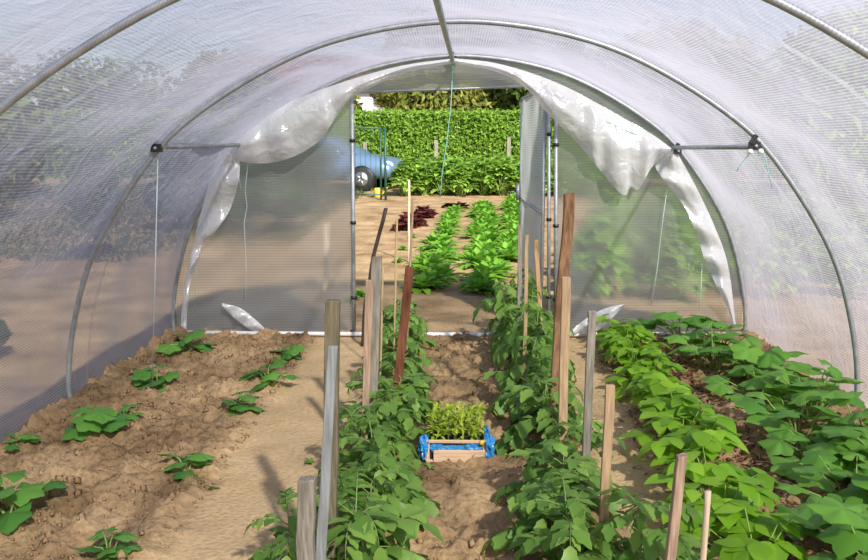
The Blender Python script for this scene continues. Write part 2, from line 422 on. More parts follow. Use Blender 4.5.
def pole(name, label, cat, pts, r, mat, n=8, group=None):
    mb = MB(); mb.tube(pts, r, n); o = mb.build(name, mat); return tag(o, label, cat, group)
pole('ridge_tube', 'grey ridge tube running under the roof to the top of the end hoop', 'tube',
     [(-.20, -2, 2.085), (-.09, YA, 2.085), (.005, YC+.03, 2.085)], .017, M['galv'])
zL = 1.47
pole('brace_tube', 'short grey brace tube on the left joining middle hoop to end hoop', 'tube', [(XC-1.63, YB, zL), (XC-1.63, YC, zL)], .015, M['galv'], group='brace tubes')
pole('brace_tube', 'short grey brace tube on the right joining middle hoop to end hoop', 'tube', [(XC+1.61, YB, zL), (XC+1.61, YC, zL-.02)], .015, M['galv'], group='brace tubes')

def clamp(x, y, z, label, white=False):
    r = empty('tube_clamp', (x, y, z), label, 'clamp', 'tube clamps')
    a = MB(); a.box((0, 0, 0), (.05, .05, .045)); a.box((-.012, -.02, .035), (.022, .03, .05), Matrix.Rotation(.5, 3, 'Y')); a.build('clamp_body', M['black'], r, smooth=False)
    b = MB(); b.tube([(0, -.035, 0), (0, .035, 0)], .009, 6); b.build('bolt', M['galv'], r)
    if white:
        for dx, dz in ((-.03, -.03), (.025, -.028)):
            c = MB(); c.tube([(dx, -.03, dz-.012), (dx, -.03, dz), (dx, -.03, dz+.014)], [.012, .018, .010], 8); c.build('clip', M['white'], r)['label'] = 'white plastic clip'
    return r
pB = at(158, 148, YB); clamp(pB.x, YB-.02, pB.z, 'black clamp on the left leg of the middle hoop')
pR = at(753, 146, YB); clamp(pR.x, YB-.02, pR.z, 'black clamp with white clips on the right of the middle hoop', True)
pE = at(674, 151, YC); clamp(pE.x, YC-.1, pE.z, 'black clamp under the gathered film at the right of the end hoop')
pT = at(453, 60, YC); clamp(pT.x, YC-.03, pT.z, 'black clamp where the ridge tube meets the end hoop')

# door posts, lintel, sill
def post_at(px, y0, y1, Y, rad, name, label, extra=None):
    p0, p1 = at(px[0], y0, Y), at(px[1], y1, Y); p1.z = -.1
    r = empty(name, (0, 0, 0), label, 'post', 'door posts')
    a = MB(); a.tube([p0, p1], rad, 10); a.build('post_tube', M['galv'], r)
    for t in (.18, .5, .8):
        c = MB(); q = p0.lerp(p1, t); c.tube([q+Vector((0, 0, .012)), q-Vector((0, 0, .012))], rad*1.45, 8)
        c.build('pipe_clip', M['black'], r)['label'] = 'small black pipe clip'
    return p0, p1
DL0, DL1 = post_at((352, 354), 93, 335, YC, .016, 'door_post', 'grey tube post at the left side of the doorway')
DR0, DR1 = post_at((549, 549), 85, 335, YC, .014, 'door_post', 'grey tube post at the right side of the doorway, nearer the door leaf')
post_at((556, 556), 98, 335, YC-.015, .016, 'door_post', 'second grey tube post at the right of the doorway, beside the film panel')
pole('door_lintel', 'thin pale tube across the top of the doorway', 'tube', [DL0+Vector((-.05, 0, 0)), DR0+Vector((.05, 0, .0))], .007, M['galv'])
pole('base_rail', 'white rail lying across the foot of the end wall', 'rail', [(XC-2.2, YC-.03, .012), (XC-1.0, YC-.03, .006), (XC+.3, YC-.03, .006), (XC+2.2, YC-.03, .02)], .017, M['white_rail'])

# end wall film panels
def film_grid(name, mat, cols, Y, wave=.012, wf=3.0, nz=24):
    """cols: list of (x, z0, z1); a slack sheet hung between those heights"""
    mb = MB(); mb.uv = []
    for x, z0, z1 in cols:
        for k in range(nz+1):
            z = z0+(z1-z0)*k/nz
            y = Y+wave*noise.noise(Vector((x*wf, z*wf, 1)))+wave*.6*math.sin(x*7+z*3)
            mb.v.append((x, y, z)); mb.uv.append((z, x))
    n = nz+1
    for i in range(len(cols)-1):
        for k in range(nz):
            a = i*n+k; mb.f.append((a, a+n, a+n+1, a+1))
    o = mb.build(name, mat); return o
def roofz(x):
    x = abs(x-XC); 
    if x > 2.235: return .1
    h = [(p[0], p[1]) for p in HALF if p[1] > .14]
    return float(np.interp(x, [p[0] for p in h][::-1], [p[1] for p in h][::-1]))
xl = XC-2.22; 
cols = [(x, -.03, max(.02, roofz(x)+.005)) for x in np.linspace(xl, DL0.x, 40)]
tag(film_grid('wall_back_left', M['panel'], cols, YC+.02), kind='structure')
xr0 = at(556, 200, YC).x
cols = [(x, -.03, max(.02, roofz(x)+.005)) for x in np.linspace(xr0, XC+2.22, 40)]
tag(film_grid('wall_back_right', M['panel'], cols, YC+.02), kind='structure')
cols = [(x, DL0.z+(DR0.z-DL0.z)*(x-DL0.x)/(DR0.x-DL0.x)-.01, roofz(x)+.005) for x in np.linspace(DL0.x-.02, xr0, 40)]
tag(film_grid('wall_back_top', M['panel'], cols, YC+.02, nz=8), kind='structure')

# door leaf, swung outward against nothing: hinge on the right post
dv = Vector((-.045, 1.6, 0)); hinge = Vector((DR0.x-.02, YC+.05, 0))
dz0, dz1 = .06, DR0.z-.02
r = empty('door_1', (0, 0, 0), 'film covered door leaf standing open outward at the right of the doorway', 'door'); r['kind'] = 'structure'
mb = MB()
for a_, b_ in (((0, dz0), (0, dz1)), ((1, dz0), (1, dz1)), ((0, dz0), (1, dz0)), ((0, dz1), (1, dz1)), ((0, .95), (1, .95))):
    mb.tube([hinge+dv*a_[0]+UP*a_[1], hinge+dv*b_[0]+UP*b_[1]], .014, 8)
mb.build('door_frame', M['galv'], r)
mb = MB(); mb.uv = []
for i in range(13):
    for k in range(17):
        p = hinge+dv*(i/12)+UP*(dz0+(dz1-dz0)*k/16); p.x += .012*math.sin(i*.9)*math.sin(k*.7)
        mb.v.append(tuple(p)); mb.uv.append((p.z, i/12*1.6))
for i in range(12):
    for k in range(16):
        a = i*17+k; mb.f.append((a, a+17, a+18, a+1))
mb.build('door_film', M['door_film'], r)
mb = MB(); q = hinge+dv; mb.box((q.x-.03, q.y-.02, 1.02), (.03, .05, .16)); mb.tube([(q.x-.045, q.y-.02, 1.02), (q.x-.12, q.y-.03, 1.02)], .008, 6)
mb.build('door_handle', M['galv'], r)

# loose, gathered film hanging inside the end hoop
def resample(pts, n):
    P = np.array(pts, float); s = np.r_[0, np.cumsum(np.linalg.norm(np.diff(P, axis=0), axis=1))]; t = np.linspace(0, s[-1], n)
    return np.stack([np.interp(t, s, P[:, 0]), np.interp(t, s, P[:, 1])], 1)
def drape(name, label, top, bot, Y, n=90, m=22, amp=.022, fr=7, belly=.10, seed=0):
    T, B = resample(catmull(top, 6), n), resample(catmull(bot, 6), n)
    mb = MB(); mb.uv = []
    for i in range(n):
        for k in range(m+1):
            t = k/m; px = T[i]*(1-t)+B[i]*t
            ph = noise.noise(Vector((i*.05, seed, 0)))*4
            dy = -belly*math.sin(PI*min(1, t*.8+.1)) - amp*(.25+t)*math.sin(i/n*fr*2*PI+ph+t*1.7) - amp*.8*noise.noise(Vector((i*.11, k*.18, seed)))
            p = at(px[0], px[1], Y+dy); mb.v.append(tuple(p)); mb.uv.append((i/n*2.2, p.z))
    w = m+1
    for i in range(n-1):
        for k in range(m):
            a = i*w+k; mb.f.append((a, a+w, a+w+1, a+1))
    o = mb.build(name, M['flap']); return tag(o, label, 'plastic film', 'loose film gathered on the end hoop')
drape('film_flap', 'wide white film flap sagging in a rounded lobe left of the doorway',
      [(455, 58), (400, 66), (340, 83), (290, 102), (245, 127), (221, 142)],
      [(455, 63), (408, 72), (374, 86), (350, 99), (336, 117), (322, 138), (301, 153), (276, 162), (250, 163), (230, 157), (221, 146)], YC-.06, seed=1)
drape('film_flap', 'pointed white film flap hanging right of the doorway',
      [(452, 58), (500, 64), (560, 84), (620, 116), (650, 133), (671, 148)],
      [(452, 63), (500, 73), (529, 91), (546, 112), (580, 146), (621, 194), (630, 187), (638, 190), (650, 170), (660, 158), (671, 151)], YC-.06, seed=2)
drape('film_flap', 'narrow film strip hanging down the left leg of the end hoop',
      [(222, 143), (207, 190), (193, 245), (184, 290), (180, 332)],
      [(226, 150), (240, 164), (232, 205), (215, 232), (203, 245), (190, 285), (186, 332)], YC-.05, amp=.03, fr=5, belly=.05, seed=3, n=60, m=14)
drape('film_flap', 'narrow film strip hanging down the right leg of the end hoop',
      [(675, 149), (695, 185), (714, 225), (728, 265), (736, 326)],
      [(670, 152), (655, 166), (685, 208), (700, 245), (706, 264), (728, 310), (734, 327)], YC-.05, amp=.03, fr=5, belly=.05, seed=4, n=60, m=14)
drape('film_flap', 'crumpled film scrap at the foot of the right end panel',
      [(570, 331), (590, 316), (606, 308), (624, 304)], [(572, 334), (596, 331), (612, 318), (624, 306)], YC-.06, amp=.03, fr=3, belly=.03, seed=5, n=30, m=8)
drape('film_flap', 'crumpled film fold at the foot of the left end panel',
      [(222, 303), (240, 308), (256, 320), (268, 332)], [(222, 306), (232, 316), (248, 328), (262, 334)], YC-.04, amp=.02, fr=3, belly=.03, seed=6, n=30, m=8)

# strings
def string(pts, label, mat='cord', r=.0028, grp='strings'):
    return pole('string', label, 'string', pts, r, M[mat], 5, grp)
def curve_px(pl, Y): return [at(x, y, Y) for x, y in pl]
b = gnd(152, 392); string([at(158, 150, YB), at(156, 240, YB).lerp(b, .1), b], 'pale blue string from left clamp of middle hoop down to the soil')
string(curve_px([(248, 164), (245, 190), (247, 206), (244, 224), (246, 262), (245, 300)], YC-.03), 'pale string hanging behind the left film lobe')
string(curve_px([(239, 166), (239, 178), (241, 190)], YC-.03), 'short loose string end left of the longer string under the film lobe')
string(curve_px([(667, 190), (662, 225), (657, 270), (651, 306)], YC-.02), 'pale string hanging against the right end panel')
string(curve_px([(702, 262), (701, 290), (699, 310)], YC-.02), 'short pale string low beside the right film strip')
string(curve_px([(196, 262), (196, 290), (195, 312)], YC-.02), 'short dark pale string low beside left film strip', 'green_cord')
string(curve_px([(752, 150), (746, 158), (740, 166), (737, 171)], YB-.03), 'teal string tail slanting left from clamp with white clips', 'teal')
string(curve_px([(762, 150), (766, 160), (769, 175), (772, 188)], YB-.03), 'teal string tail hanging down from the clamp with white clips', 'teal')
sp = curve_px([(453, 62), (451, 105), (447, 140), (442, 175), (440, 198)], YC-.02); sp[-1].y += .0
string(sp, 'long blue green string hanging from the ridge in the doorway', 'teal', .0035)
string([at(560, 98, YC-.1), at(620, 128, YC-.13), at(672, 149, YC-.1)], 'thin green cord stretched along the right film flap', 'green_cord')

# ------------------------------------------------------------------ stakes
def stake(label, base, top, w, mat, d=None, name='garden_stake', tw=1.0, cat='stake', rough=.08, chamfer=.0, group='stakes in the tomato rows', round_=False, sway=.0):
    """a sawn lath: base is a world point, top a world point"""
    d = d or w*.7
    mb = MB(); n = 12; ax = top-base
    k = 8 if round_ else 4
    for i in range(n+1):
        t = i/n; c = base+ax*t + Vector((sway*math.sin(PI*t), 0, 0))
        f = 1+(tw-1)*t
        jit = Vector((noise.noise(Vector((t*5, base.x*9, 0))), noise.noise(Vector((t*5, base.y*9, 4))), 0))*w*rough
        for j in range(k):
            if round_:
                a = 2*PI*j/k; off = Vector((math.cos(a)*w/2, math.sin(a)*w/2, 0))
            else:
                sx, sy = ((-1, -1), (1, -1), (1, 1), (-1, 1))[j]; off = Vector((sx*w/2, sy*d/2, 0))
            z = Vector((0, 0, (chamfer*w*(1 if off.x > 0 else -1) if i == n else 0)))
            mb.v.append(tuple(c+off*f+jit+z))
    for i in range(n):
        for j in range(k):
            a, b = i*k+j, i*k+(j+1) % k; mb.f.append((a, b, b+k, a+k))
    mb.f.append(tuple(range(k))[::-1]); mb.f.append(tuple(n*k+j for j in range(k)))
    v0 = Vector((base.x, base.y, base.z)); mb.v = [tuple(Vector(v)-v0) for v in mb.v]
    o = mb.build(name, M[mat], smooth=round_, loc=v0)
    if not round_:
        bv = o.modifiers.new('edge', 'BEVEL'); bv.width = w*.06; bv.segments = 1
    return tag(o, label, cat, group)
def px_stake(label, bpx, tpx, Yb, w_px, mat, dY=0.0, **kw):
    """base pixel may lie below the frame; the foot stands at depth Yb"""
    b = at(bpx[0], bpx[1], Yb); t = at(tpx[0], tpx[1], Yb+dY)
    if b.z > 0: 
        ax = (b-t); k = t.z/(t.z-b.z); b = t+ax*k
    b.z = -.06 if b.z < 0 or True else b.z
    w = w_px*Yb/849*1.0
    return stake(label, b, t, w, mat, **kw)
def gy(px, py): return gnd(px, py).y
px_stake('short thick grey post at bottom, left of the bluish lath', (304, 600), (307, 478), 2.42, 18, 'wood_grey', d=.045, rough=.12, chamfer=.06)
px_stake('bluish grey lath leaning against the tall mossy post', (317, 600), (333, 346), 2.55, 11.5, 'wood_blue', d=.02, tw=.85)
px_stake('tall mossy square post behind the bluish lath', (329, 600), (333, 300), 2.72, 14.5, 'wood_green', d=.045)
px_stake('pinkish tapered stake in front of a grey post in the left row', (363, 462), (370, 280), gy(363, 462), 6.5, 'wood_pink', d=.022, tw=1.25)
px_stake('weathered grey post behind the pinkish stake in the left row', (371, 440), (377, 257), gy(371, 436), 10, 'wood_grey', d=.04)
px_stake('reddish brown stake leaning by the crate in the left row', (393, 418), (410, 267), gy(393, 418), 9, 'wood_red', d=.03)
px_stake('thin bamboo cane between the pinkish stake and the red stake', (379, 425), (383, 268), gy(379, 425)+.2, 2.2, 'bamboo', round_=True, name='bamboo_cane', rough=.3)
px_stake('thin bamboo cane just left of the red brown stake', (393, 380), (397, 218), gy(393, 380), 2.2, 'bamboo', round_=True, name='bamboo_cane', rough=.3)
px_stake('tall thin cane rising behind the red brown stake', (405, 372), (413, 200), gy(405, 372), 2.6, 'wood_pink', round_=True, name='bamboo_cane', rough=.3)
px_stake('thin pale cane tip standing outside before the red lettuces', (409, 262), (409, 180), gy(409, 262), 2.4, 'wood_pale', round_=True, name='bamboo_cane', rough=.3, group='sticks outside')
px_stake('dark curved stick bending beside the left door post', (362, 345), (386, 208), 6.2, 4.0, 'dark_stick', round_=True, name='bent_stick', sway=-.035, rough=.5)
px_stake('tall barked stake, thickest in the right row', (552, 437), (569, 193), gy(552, 437), 10.5, 'wood_bark', d=.04, rough=.2, chamfer=.1)
px_stake('tan stake standing in front of the tall barked stake', (562, 466), (566, 277), gy(562, 466), 9, 'wood_tan', d=.03)
px_stake('clean orange slat leaning by the open door leaf', (543, 352), (536, 240), gy(543, 352), 4.2, 'wood_fresh', d=.02)
px_stake('slim grey stake left of the open door leaf', (519, 372), (520, 225), gy(519, 372), 4.2, 'wood_grey', d=.02)
px_stake('thin brown stick right of the slim grey stake', (524, 392), (527, 235), gy(524, 392), 3.6, 'wood_tan', d=.018, rough=.3)
px_stake('grey stake at the right path edge with a rounded top', (584, 506), (592, 311), gy(584, 506), 8.2, 'wood_grey', d=.022)
px_stake('tan brown stake at bottom, right of the grey path stake', (601, 585), (610, 385), gy(601, 575), 9.5, 'wood_tan', d=.022)
px_stake('leaning stake with a fresh cut top on the right path', (664, 600), (682, 455), 2.42, 9.5, 'wood_pink', d=.03, chamfer=.12)
px_stake('pale peeled stick at bottom beside the bean row', (700, 600), (708, 491), 2.42, 7, 'wood_pale', round_=True)
px_stake('whitish stick outside behind the left film panel', (326, 287), (329, 222), gy(326, 287), 4, 'wood_pale', d=.03, group='sticks outside')

# ------------------------------------------------------------------ plants
def tomato_leaf(mb, sm, base, d, L, droop):
    d = d.normalized(); side = d.cross(UP).normalized(); n = 7; pts = [base]
    p = base.copy()
    for i in range(n):
        a = droop*(i+1)/n; nr = side.cross(d)
        dd = (d*math.cos(a)-UP*math.sin(a)*.9).normalized(); p = p+dd*(L/n); pts.append(p.copy())
    sm.tube(pts, [.0035-.0022*i/n for i in range(n+1)], 4, False)
    for i in (2, 3, 4, 5, 6):
        t = (pts[i]-pts[i-1]).normalized()
        l = L*(.30 if i % 2 == 0 else .46)*(1.05-.04*i)*U(.8, 1.15)
        for sg in (-1, 1):
            dd = (side*sg*1.0+t*.7-UP*U(-.15, .85)).normalized()
            mb.leaf(pts[i]+side*sg*.004, dd, (UP+side*sg*U(-.2, .3)).normalized(), l, l*.66, 6, U(.1, .5), .22, .16, .36)
    t = (pts[-1]-pts[-2]).normalized()
    mb.leaf(pts[-1], (t-UP*.1).normalized(), UP, L*.42, L*.25, 6, U(.2, .6), .22, .16, .36)
def make_tomato(h, n, L):
    fm, sm = MB(), MB()
    lean = Vector((U(-.06, .06), U(-.06, .06), 0)); k = 6
    spine = [Vector((0, 0, -.03))+lean*(i/k)**1.5*1.2+Vector((U(-.008, .008), U(-.008, .008), (h+.03)*i/k)) for i in range(k+1)]
    sm.tube(spine, [.008-.005*i/k for i in range(k+1)], 6)
    a = U(0, 6)
    for i in range(n):
        t = .14+.86*i/(n-1); x = t*k; j = min(int(x), k-1); b = spine[j].lerp(spine[j+1], x-j)
        a += 2.4+U(-.4, .4); el = .15+.75*t+U(-.2, .2)
        d = Vector((math.cos(a)*math.cos(el), math.sin(a)*math.cos(el), math.sin(el)))
        tomato_leaf(fm, sm, b, d, L*(1.0-.45*t**3)*U(.8, 1.15), U(.7, 1.7))
    return fm, sm
def proto_plant(name, label, cat, group, parts):
    r = empty(name, (0, 0, 0), label, cat, group)
    for nm, mb, mat in parts: mb.build(nm, M[mat], r)
    return r
used = set()
def place(proto, x, y, rz, sc, label, group, zoff=0.0):
    z = ground_z(x, y) + zoff
    if proto.name not in used:
        used.add(proto.name); proto.location = (x, y, z); proto.rotation_euler = (0, 0, rz)
        proto.scale = (sc, sc, sc) if not hasattr(sc, '__len__') else sc
        proto['label'] = label; proto['group'] = group; return proto
    return copy_thing(proto, (x, y, z), rz, sc, label, group)

TP = []
for i in range(6):
    fm, sm = make_tomato(U(.30, .38), 14+i % 3*2, U(.27, .34))
    TP.append(proto_plant('tomato_plant', 'x', 'tomato plant', 'x', [('stem', sm, 'tomato_stem'), ('foliage', fm, 'tomato')]))
LY = [6.25, 5.95, 5.55, 5.2, 4.85, 4.5, 4.2, 3.9, 3.6, 3.3, 3.02, 2.75]
for i, y in enumerate(LY):
    s = (.92, .92, .84) if y < 4.4 else (.85, .85, .8)
    place(TP[i % 6], (-.36 if y > 5 or 3.5 < y < 4.4 else -.31)+U(-.04, .04), y, U(0, 6), tuple(v*U(.92, 1.08) for v in s),
          f'leafy tomato plant, {ORD[i]} from the doorway in the row left of the crate', 'tomato plants in the left row')
RY = [6.3, 6.0, 5.7, 5.35, 5.0, 4.65, 4.3, 3.95, 3.6, 3.28, 3.0, 2.72]
for i, y in enumerate(RY):
    s = (.95, .95, 1.35) if y > 4.8 else ((.95, .95, 1.1) if y > 4.3 else (.95, .95, .84))
    place(TP[(i*5+2) % 6], (.52 if y > 4.8 else (.50 if 3.5 < y < 4.4 else .42))+U(-.04, .04), y, U(0, 6), tuple(v*U(.93, 1.07) for v in s),
          f'leafy tomato plant, {ORD[i]} from the doorway in the row right of the crate', 'tomato plants in the right row')
tomx = gnd(284, 548)
place(TP[1], .64, 2.72, 2.0, .85, 'tomato plant at bottom of the frame just right of the tan brown stake', 'tomato plants in the right row')
place(TP[3], -.50, 2.62, 1.0, .72, 'low dark-leaved tomato plant on the path edge left of the short grey post', 'tomato plants in the left row')

# bean row
def make_bean(n, h):
    fm, sm = MB(), MB(); 
    for i in range(n):
        a = i*2.4+U(-.3, .3); el = U(.35, 1.35); l = h*U(.65, 1.1)
        d = Vector((math.cos(a)*math.cos(el), math.sin(a)*math.cos(el), math.sin(el)))
        b = Vector((0, 0, .02)); tipp = b+d*l; mid = b.lerp(tipp, .5)+UP*.02
        sm.tube([b-UP*.04, mid, tipp], [.004, .003, .002], 4, False)
        out = Vector((d.x, d.y, 0)).normalized() if abs(d.x)+abs(d.y) > .05 else Vector((1, 0, 0)); side = out.cross(UP)
        for q, (sg, f) in enumerate(((0, 1.0), (-1, .85), (1, .85))):
            dd = (out*(1 if sg == 0 else .15)+side*sg*.9-UP*U(-.1, .35)).normalized(); L = .114*f*U(.85, 1.2)
            fm.leaf(tipp, dd, (UP+out*U(-.1, .4)).normalized(), L, L*.74, 6, U(.1, .6), .09, 0, .36, .85)
    return fm, sm
BP = []
for i in range(4):
    fm, sm = make_bean(18+i, .22); BP.append(proto_plant('bean_plant', 'x', 'bean plant', 'x', [('stem', sm, 'bean_stem'), ('foliage', fm, 'bean')]))
by = np.linspace(6.2, 2.75, 13)
for i, y in enumerate(by):
    x = 1.26-(6.2-y)*.062
    place(BP[i % 4], x+U(-.03, .03), y, U(0, 6), U(.88, 1.05)*(1.0 if y > 4 else 1.04),
          f'bright green bean plant, {ORD[i]} from the end wall in the row along the right path', 'bean plants along the right path')
    
# squash row on the right, cucumbers on the left
def make_squash(n, hs, Rs, spread, el=(.55, 1.35)):
    fm, sm = MB(), MB(); a = U(0, 6)
    for i in range(n):
        a += 2.4+U(-.4, .4); e = U(*el); l = U(*hs)
        d = Vector((math.cos(a)*math.cos(e)*spread, math.sin(a)*math.cos(e)*spread, math.sin(e))).normalized()
        b = Vector((U(-.02, .02), U(-.02, .02), -.03)); tp = b+d*l; mid = b.lerp(tp, .5)+UP*.03
        sm.tube([b, mid, tp], [.005, .004, .003], 5, False)
        out = Vector((d.x, d.y, 0)); out = out.normalized() if out.length > .05 else Vector((1, 0, 0))
        tilt = U(-.05, .45); dd = (out*math.cos(tilt)-UP*math.sin(tilt)); nr = (UP*math.cos(tilt)+out*math.sin(tilt)+Vector((U(-.5, .5), U(-.5, .5), 0))).normalized()
        R = U(*Rs)
        fm.palm(tp, dd, nr, R, 5, .27, U(.05, .25), 3, .04)
    return fm, sm
SP = []
for i in range(4):
    fm, sm = make_squash(13+i, (.16, .36), (.075, .125), 1.1); SP.append(proto_plant('squash_plant', 'x', 'squash plant', 'x', [('stem', sm, 'squash_stem'), ('foliage', fm, 'squash')]))
sq = [(1.60, 6.15), (1.80, 5.85), (1.64, 5.5), (1.86, 5.2), (1.72, 4.85), (1.88, 4.5), (1.66, 4.15), (1.90, 3.95), (1.66, 3.7), (1.88, 3.5), (1.58, 3.3), (1.78, 3.1), (1.46, 2.95), (1.64, 2.75), (1.38, 2.62)]
for i, (x, y) in enumerate(sq):
    place(SP[i % 4], x+(.09 if y > 3.6 else .05), y, U(0, 6), (.98 if y > 4 else .95)*U(.95, 1.1),
          f'broad-leaved squash plant, {ORD[i]} from the end wall in the bed beside the right film wall', 'squash plants beside the right film wall')
CP = []
for i in range(3):
    fm, sm = make_squash(7+i, (.07, .15), (.055, .082), 1.2, (.5, 1.3)); CP.append(proto_plant('cucumber_plant', 'x', 'cucumber plant', 'x', [('stem', sm, 'squash_stem'), ('foliage', fm, 'cucumber')]))
cu = [((16, 520), 1.3, 'large young cucumber plant at bottom left of the lumpy bed, cut by the frame'),
      ((97, 434), 1.15, 'young cucumber plant at the foot of the left hoop leg'),
      ((128, 425), .6, 'tiny cucumber seedling right of the left hoop leg'),
      ((182, 472), 1.0, 'small cucumber plant alone in the middle of the lumpy bed'),
      ((158, 384), 1.15, 'young cucumber plant climbing at the foot of the pale blue string'),
      ((190, 352), 1.25, 'young cucumber plant close to the left end panel'),
      ((268, 386), 1.2, 'young cucumber plant with spread leaves at the left path edge'),
      ((240, 412), .95, 'small cucumber plant just nearer than the one with spread leaves'),
      ((287, 356), 1.0, 'small cucumber plant at path edge near the white base rail'),
      ((18, 450), .7, 'little cucumber sprout against the left film foot'),
      ((112, 562), .8, 'cucumber plant half out of frame at the bottom edge')]
for i, (p, s, lab) in enumerate(cu):
    q = gnd(*p); place(CP[i % 3], q.x, q.y, U(0, 6), s, lab, 'young cucumber plants in the lumpy bed')

# mulch and weeds
def scatter_straw():
    mb = MB()
    for i in range(7000):
        y = U(2.5, 6.3); x = 1.42-(6.2-y)*.05+random.gauss(0, .17)
        z = ground_z(x, y)+U(.0, .035); a = U(0, PI); L = U(.025, .09); d = Vector((math.cos(a), math.sin(a), U(-.35, .35)))
        mb.leaf(Vector((x, y, z)), d, UP, L, U(.006, .022), 2, U(0, .8), .2)
    o = mb.build('straw_mulch', M['straw']); tag(o, 'brown dry straw mulch between the bean row and the squash', 'mulch', kind='stuff')
scatter_straw()
def scatter_clods():
    mb = MB(); ico = [(0, 0, 1), (0, 0, -1)] + [(math.cos(a)*.9, math.sin(a)*.9, .45 if k % 2 else -.45) for k, a in enumerate(np.linspace(0, 2*PI, 7)[:-1])]
    for i in range(4200):
        if random.random() < .7: x, y = U(-2.15, -1.05), U(2.3, 6.5)
        elif random.random() < .6: x, y = U(-.3, .35), U(2.6, 6.5)
        else: x, y = U(1.5, 2.2), U(2.6, 6.5)
        s = min(.02, .005/(random.random()**.55+.14)); z = ground_z(x, y)
        vs = [Vector(v)*s*U(.7, 1.25)+Vector((x, y, z+s*.25)) for v in ico]
        fs = []
        for k in range(6):
            a, b = 2+k, 2+(k+1) % 6; fs += [(0, a, b), (1, b, a)]
        mb.add(vs, fs)
    o = mb.build('soil_clods', M['soil']); tag(o, 'crumbly tan soil clods strewn over the dug beds', 'soil', kind='stuff')
scatter_clods()
def small_weed(px, py, s, lab):
    q = gnd(px, py); mb = MB()
    for i in range(9): mb.leaf(Vector((0, 0, 0)), rdir(.2, 1.1), UP, .05*s*U(.7, 1.2), .022*s, 4, .5, .2)
    o = mb.build('weed', M['weed'], loc=(q.x, q.y, ground_z(q.x, q.y))); tag(o, lab, 'weed', 'weeds')
small_weed(208, 487, 1, 'tiny green weed below the lone cucumber plant')
small_weed(310, 460, .9, 'tiny weed on the left path beside the tall mossy post')
small_weed(430, 470, .9, 'tiny weed in the soil just in front of the crate')
small_weed(285, 492, 1.0, 'tiny weed on the left path above the short grey post')
small_weed(660, 395, .8, 'tiny weed at the bean row edge of right path')

# ------------------------------------------------------------------ crate with seedlings
cr = gnd(456, 461); cz = ground_z(cr.x, cr.y)
CW, CD, CHT = .285, .30, .115
r = empty('seedling_crate', (cr.x, cr.y, cz), 'low wooden crate with blue lining standing between the tomato rows', 'crate')
def bx(name, c, d, mat, rot=None):
    m_ = MB(); m_.box(c, d, rot); o = m_.build(name, M[mat], r, smooth=False); bv = o.modifiers.new('edge', 'BEVEL'); bv.width = .003; return o
bx('front_board', (.015, 0, .035), (CW*.86, .012, .062), 'crate_wood')
bx('back_board', (0, CD, .045), (CW, .012, .07), 'crate_wood')
bx('side_board', (-CW/2, CD/2, .045), (.012, CD, .07), 'crate_wood'); bx('side_board', (CW/2, CD/2, .045), (.012, CD, .07), 'crate_wood')
bx('bottom_board', (0, CD/2, .008), (CW, CD, .012), 'crate_wood')
for sx in (-1, 1):
    for sy in (0, 1): bx('corner_post', (sx*(CW/2-.008), sy*CD+(.006 if sy == 0 else -.006), .055), (.018, .018, .115), 'crate_wood')
bx('top_rail', (0, .0, .108), (CW*.92, .012, .016), 'crate_wood')
m_ = MB(); m_.box((0, CD/2, .03), (CW-.03, CD-.03, .05)); m_.build('compost', M['compost'], r, smooth=False)
# blue plastic lining bulging out at the corners
m_ = MB()
def bag(cx, cy, cz_, rx, ry, rz, seed):
    nu, nv = 26, 16; b = len(m_.v)
    for i in range(nv+1):
        for j in range(nu):
            th = PI*i/nv; a = 2*PI*j/nu; f = 1+.55*noise.noise(Vector((math.cos(a)*2.6, math.sin(a)*2.6+seed, th*2.4)))+.25*noise.noise(Vector((a*3, seed*3, th*5)))
            m_.v.append((cx+rx*f*math.sin(th)*math.cos(a), cy+ry*f*math.sin(th)*math.sin(a), cz_+rz*f*math.cos(th)))
    for i in range(nv):
        for j in range(nu): m_.f.append((b+i*nu+j, b+i*nu+(j+1) % nu, b+(i+1)*nu+(j+1) % nu, b+(i+1)*nu+j))
bag(CW/2+.012, .03, .075, .03, .05, .055, 1); bag(-CW/2-.012, .03, .07, .026, .05, .05, 2)
bag(-CW/2+.05, .012, .075, .03, .016, .022, 3); bag(CW/2-.06, .014, .078, .04, .016, .022, 4); bag(0, .02, .07, .09, .012, .012, 6); bag(CW/2+.01, CD*.6, .08, .015, .10, .03, 7)
m_.build('plastic_lining', M['blue_bag'], r, smooth=False)
m_ = MB(); bag_v = m_; m_.tube([(CW/2-.022, -.008, .098), (CW/2-.022, -.008, .118)], [.012, .009], 8); m_.build('plant_tag', M['yellow'], r)['label'] = 'yellow tag'
def seedling():
    fm, sm = MB(), MB(); h = U(.15, .20)
    sm.tube([(0, 0, -.01), (U(-.01, .01), U(-.01, .01), h*.6), (U(-.015, .015), U(-.015, .015), h)], [.002, .0018, .001], 4, False)
    for i in range(12):
        z = h*U(.4, 1.0); fm.leaf(Vector((0, 0, z)), rdir(-.1, .9), UP, U(.032, .055), U(.014, .022), 4, U(.2, .8), .25, .12)
    return fm, sm
SD = []
for i in range(4):
    fm, sm = seedling(); SD.append(proto_plant('seedling', 'x', 'seedling', 'x', [('stem', sm, 'tomato_stem'), ('foliage', fm, 'seedling')]))
RN = ['front', 'second', 'third', 'fourth', 'fifth', 'back']
